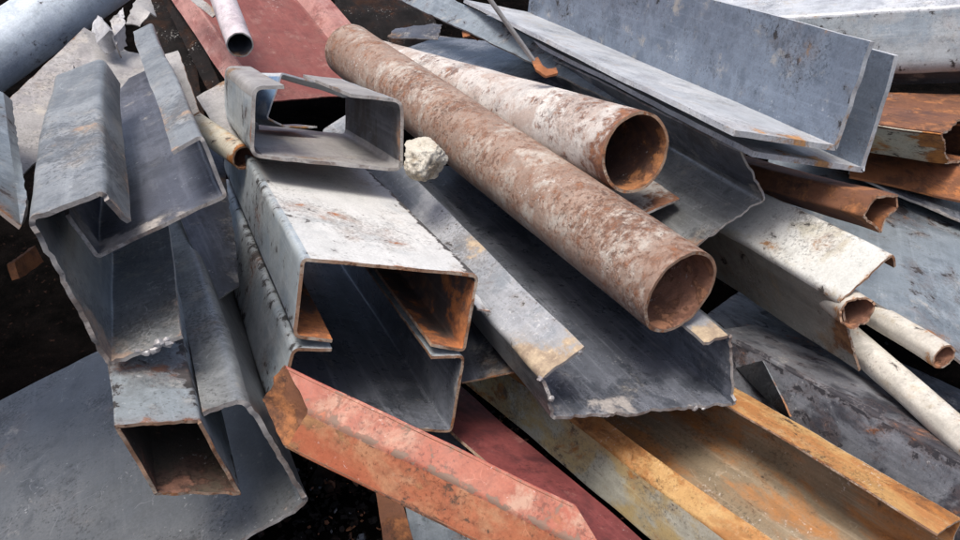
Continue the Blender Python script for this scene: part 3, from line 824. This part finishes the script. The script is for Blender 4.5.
stone()

# ================================================================ right side
profile('square_tube', 'brown rusty square tube with crushed mouth below the stacked angle irons', 'tube',
        [(874, 197), (897, 195), (899, 208), (888, 216), (881, 232), (862, 217)], ['top_face', 'side_face', 'side_face', 'side_face', 'under_face', 'front_face'], (60, -20), (880, 212, 1.5), .5, t=.005, closed=True,
        mat='rusttube', mat_in='rusttube', mat_edge='rustcut', r=.006, rag=.004, group=TU, flare=.003)
profile('lipped_channel', 'white channel with olive grey side and rusty end, lying at the right', 'channel',
        [(898, 266), (895, 252), (840, 300), (858, 373)], ['lip', 'web', 'flange'], (160, -100), (840, 300, 1.4), .75, t=.005,
        mat={'lip': 'whitec', 'web': 'whitec', 'flange': 'olive'}, mat_in='rusttube', mat_edge='rustcut', r=.014, group=CH, rag=.003)
pipe('steel_pipe', 'short pipe with crushed rusty mouth poking out of the white channel end', 'pipe', (857, 313, 1.405), (790, 262, 1.65), .033, .004, 'ivory', mat_in='bore', squash=.13, rag=.006, group=PI_, nseg=40)
pipe('steel_pipe', 'ivory pipe with a rusty band at its lower end, nearest the mottled beam', 'pipe', (985, 458, 1.28), (815, 308, 1.72), .0295, .004, 'ivory', group=PI_, nseg=40)
pipe('steel_pipe', 'ivory pipe with small round open end above the pipe with the rusty band', 'pipe', (944, 357, 1.42), (848, 298, 1.65), .0255, .004, 'ivory', group=PI_, nseg=40)
sheet('wide_plate', 'blue-grey plate with black paint chips behind the white channel at the right', 'plate',
      [[(760, 225, 1.75), (850, 288, 1.58), (911, 322, 1.52), (1010, 400, 1.46)], [(770, 150, 2.2), (860, 177, 2.1), (960, 222, 1.95), (1010, 240, 1.9)]], .006, 'bluegrey', dent=.003)
sheet('dark_plate', 'dark navy plate strip above the chipped blue-grey plate', 'plate', [[(850, 172, 2.0), (1000, 238, 1.85)], [(850, 140, 2.4), (1000, 185, 2.25)]], .006, 'navy')
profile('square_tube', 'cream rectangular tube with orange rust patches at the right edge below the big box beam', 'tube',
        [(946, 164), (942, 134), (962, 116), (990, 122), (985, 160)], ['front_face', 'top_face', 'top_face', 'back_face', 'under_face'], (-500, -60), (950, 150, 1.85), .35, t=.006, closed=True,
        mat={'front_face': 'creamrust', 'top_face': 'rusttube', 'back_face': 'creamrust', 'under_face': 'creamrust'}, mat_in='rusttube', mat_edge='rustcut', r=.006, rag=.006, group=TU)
sheet('rusty_plate', 'orange rusty plate under the cream rectangular tube at the right edge', 'plate', [[(850, 176, 1.98), (990, 207, 1.9)], [(850, 140, 2.15), (990, 160, 2.1)]], .006, 'rustflat', mat_edge='rustflat')
sheet('rusty_plate', 'dark brown plate in the shade above the cream rectangular tube', 'plate', [[(860, 118, 2.1), (1000, 126, 2.05)], [(860, 92, 2.4), (1000, 94, 2.35)]], .006, 'rusttube', mat_edge='rustflat')
B0, B1 = at(1060, -2, 2.1), at(700, 22, 2.55)
profile('box_beam', 'big box beam with white top and pale blue front in the upper right corner', 'beam',
        [], ['top_face', 'front_face', 'under_face'], None, (1060, 40, 2.1), (B1 - B0).length, axis=(B1 - B0), cut=RT, pts3=[B0 + Vector((0, .3, .01)), B0, B0 + Vector((0, -.02, -.185)), B0 + Vector((0, .09, -.27))], t=.008,
        mat={'top_face': 'silver', 'front_face': 'paleside', 'under_face': 'greydark'}, mat_edge='greycut', r=[0, .012, .03, 0])  # under face in dark steel: shade below the beam put into colour
profile('channel_beam', 'black and grey mottled beam between yellow rusted channel and ivory pipes', 'beam',
        [(1040, 462), (1000, 478), (966, 552)], ['flange', 'web'], (0, -60), (1000, 525, 1.32), .62, curve=-.015, t=.006, mat={'flange': 'blackmott', 'web': 'mottweb'}, mat_in='black', mat_edge='blackmott', r=.008, rag=.003)
sheet('dark_plate', 'black speckled plate behind the mottled beam, under the white channel', 'plate', [[(1010, 480, 1.42), (1040, 425, 1.6)], [(700, 320, 1.9), (740, 290, 2.1)]], .006, 'blackmott')
sheet('dark_plate', 'black sheet with a bright edge, standing for the dark opening at the mottled beam end', 'plate', [[(792, 416, 1.5), (763, 361, 1.62)], [(786, 417, 1.54), (737, 368, 1.68)]], .004, 'black', mat_edge='bluegrey', sub=.01)  # black sheet stands for the shade inside the beam's open end

# ================================================================ bottom middle
sheet('sheet_offcut', 'grey sheet flap with rusty front edge beside the two facing channels', 'offcut', [[(462, 383, 1.42), (520, 371, 1.40)], [(430, 300, 1.7), (480, 310, 1.62)]], .004, 'greydark', mat_edge='rustcut')
sheet('sheet_offcut', 'tiny pale chip of sheet poking out right of the white-topped channel', 'offcut', [[(478, 309, 1.33), (490, 311, 1.33)], [(468, 296, 1.38), (476, 294, 1.38)]], .003, 'pale', sub=.005)
sheet('flat_bar', 'rusty brown flat bar at the bottom below the red tube', 'flat bar', [[(386, 560, 1.27), (420, 560, 1.27)], [(372, 470, 1.42), (392, 470, 1.42)]], .01, 'rusttube', mat_edge='rusttube')
sheet('wide_plate', 'light blue-grey plate at the bottom, crossed by the red tube', 'plate', [[(418, 565, 1.26), (520, 570, 1.28)], [(385, 420, 1.58), (455, 425, 1.58)]], .005, 'bluegrey')

# ================================================================ ground
def ground():
    vs, fs = [], []
    xs = [-40, -15, -6] + [-3 + 6 * i / 90 for i in range(91)] + [6, 15, 40]
    ys = [-40, -10, -2] + [0 + 6 * i / 90 for i in range(91)] + [10, 40, 120]
    for y in ys:
        for x in xs:
            near = max(0, 1 - max(abs(x) - 2, 0) / 2) * max(0, 1 - max(abs(y - 2.5) - 2, 0) / 2)
            g = max(0, min(1, (y - 1.55) / .9))
            z = -.12 + near * (.03 + .17 * g * g * (3 - 2 * g))
            z += near * .05 * noise.noise(Vector((x * 3, y * 3, 0))) + near * .018 * noise.noise(Vector((x * 13, y * 13, 4)))
            vs.append((x, y, z))
    nx = len(xs)
    for j in range(len(ys) - 1):
        for i in range(nx - 1):
            a = j * nx + i
            fs.append((a, a + 1, a + nx + 1, a + nx))
    ob = link_mesh('ground', vs, fs, [0] * len(fs), [ground_mat()], None, ang=180)
    ob['kind'] = 'structure'
    ob['label'] = 'dirt ground under the scrap heap, blackened like the shade in its gaps'


ground()

# ================================================================ filler pieces coloured with the gaps' deep shade, and loose debris
sheet('flat_bar', 'dark rusty bar deep in the black gap beside the sheet offcut', 'flat bar', [[(226, 128, 2.35), (238, 122, 2.35)], [(158, -10, 2.75), (174, -16, 2.75)]], .01, 'shadescrap', mat_edge='shadescrap')
sheet('dark_plate', 'added shade-black plate deep behind the crumpled white plastic', 'plate', [[(168, 110, 2.5), (205, 120, 2.5)], [(130, -20, 3.0), (182, -20, 3.0)]], .006, 'shadescrap', mat_edge='shadescrap')
sheet('dark_plate', 'added shade-black plate in the gap between plum channel and angle irons', 'plate', [[(350, 70, 3.0), (450, 60, 3.0)], [(330, -20, 3.4), (420, -20, 3.5)]], .006, 'shadescrap', mat_edge='shadescrap')
sheet('flat_bar', 'dark brown bar lying in the dirt at the bottom beside the curled channel', 'flat bar', [[(262, 575, 1.55), (292, 580, 1.55)], [(330, 440, 1.75), (348, 444, 1.75)]], .012, 'shadescrap', mat_edge='shadescrap')


def debris():
    rnd = random.Random(11)
    vs, fs, fm = [], [], []
    for k in range(5000):
        x, y = rnd.uniform(-.5, 1.2), rnd.uniform(.75, 2.0)
        if k % 2:
            x, y = rnd.uniform(-.42, .1), rnd.uniform(.9, 1.5)
        z = -.09 + .05 * noise.noise(Vector((x * 3, y * 3, 0))) + .018 * noise.noise(Vector((x * 13, y * 13, 4))) + rnd.uniform(-.004, .008)
        r = rnd.choice((.002, .003, .004, .006, .009)) * rnd.uniform(.7, 1.5)
        m = Matrix.Rotation(rnd.uniform(0, 6.3), 3, Vector((rnd.gauss(0, .4), rnd.gauss(0, .4), 1)).normalized()) @ Matrix.Rotation(rnd.gauss(0, .35), 3, 'X')
        b = len(vs)
        n = rnd.randrange(4, 7)
        h = r * rnd.uniform(.15, .6)
        for top in (0, 1):
            for i in range(n):
                a = 6.283 * i / n
                q = Vector((math.cos(a) * r * rnd.uniform(.6, 1.3), math.sin(a) * r * rnd.uniform(.5, 1.1), h * top))
                vs.append(Vector((x, y, z)) + m @ q)
        c = rnd.choices((0, 1, 2, 3), (5, 3, 1, .4))[0]
        fs.append(tuple(b + n + i for i in range(n)))
        fm.append(c)
        for i in range(n):
            j = (i + 1) % n
            fs.append((b + i, b + j, b + n + j, b + n + i))
            fm.append(c)
    ob = link_mesh('scrap_debris', vs, fs, fm, [M['shadescrap'], M['shadescrap'], M['rusttube'], M['greydark']], None, smooth=False)
    ob['kind'] = 'stuff'
    ob['label'] = 'rust flakes and small crumbs of scrap strewn over the dark dirt'


debris()

# ================================================================ camera and light
cam = bpy.data.cameras.new('camera')
cam.lens = F / 960 * 36
cam.sensor_width = 36
cam.clip_start = .02
cam.clip_end = 500
co = bpy.data.objects.new('camera', cam)
C.objects.link(co)
co.matrix_world = Matrix.Translation(CAM) @ Matrix((RT, UP, -FW)).transposed().to_4x4()
S = bpy.context.scene
S.camera = co

ELEV, AZ = math.radians(74), math.radians(215)      # azimuth clockwise from +Y (away from the viewer)
W = bpy.data.worlds.new('World')
S.world = W
W.use_nodes = True
nt = W.node_tree
sky = nt.nodes.new('ShaderNodeTexSky')
sky.sky_type = 'NISHITA'
sky.sun_disc = False
sky.sun_elevation = ELEV
sky.sun_rotation = AZ
sky.air_density = 0.7
sky.dust_density = 5.0
sky.ozone_density = 0.6
bg = nt.nodes['Background']
bg.inputs[1].default_value = .10
nt.links.new(sky.outputs[0], bg.inputs[0])
sun = bpy.data.lights.new('sun', 'SUN')
sun.energy = 1.5
sun.angle = math.radians(22)
sun.color = (1, .95, .88)
so = bpy.data.objects.new('sun', sun)
C.objects.link(so)
sd = Vector((math.sin(AZ) * math.cos(ELEV), math.cos(AZ) * math.cos(ELEV), math.sin(ELEV)))
so.rotation_euler = sd.to_track_quat('Z', 'Y').to_euler()
so.location = sd * 6
S.view_settings.view_transform = 'Standard'
S.view_settings.look = 'None'
S.view_settings.exposure = 1.15
S.cycles.max_bounces = 6
for ck in CHECK:
    print('CHK', ck)
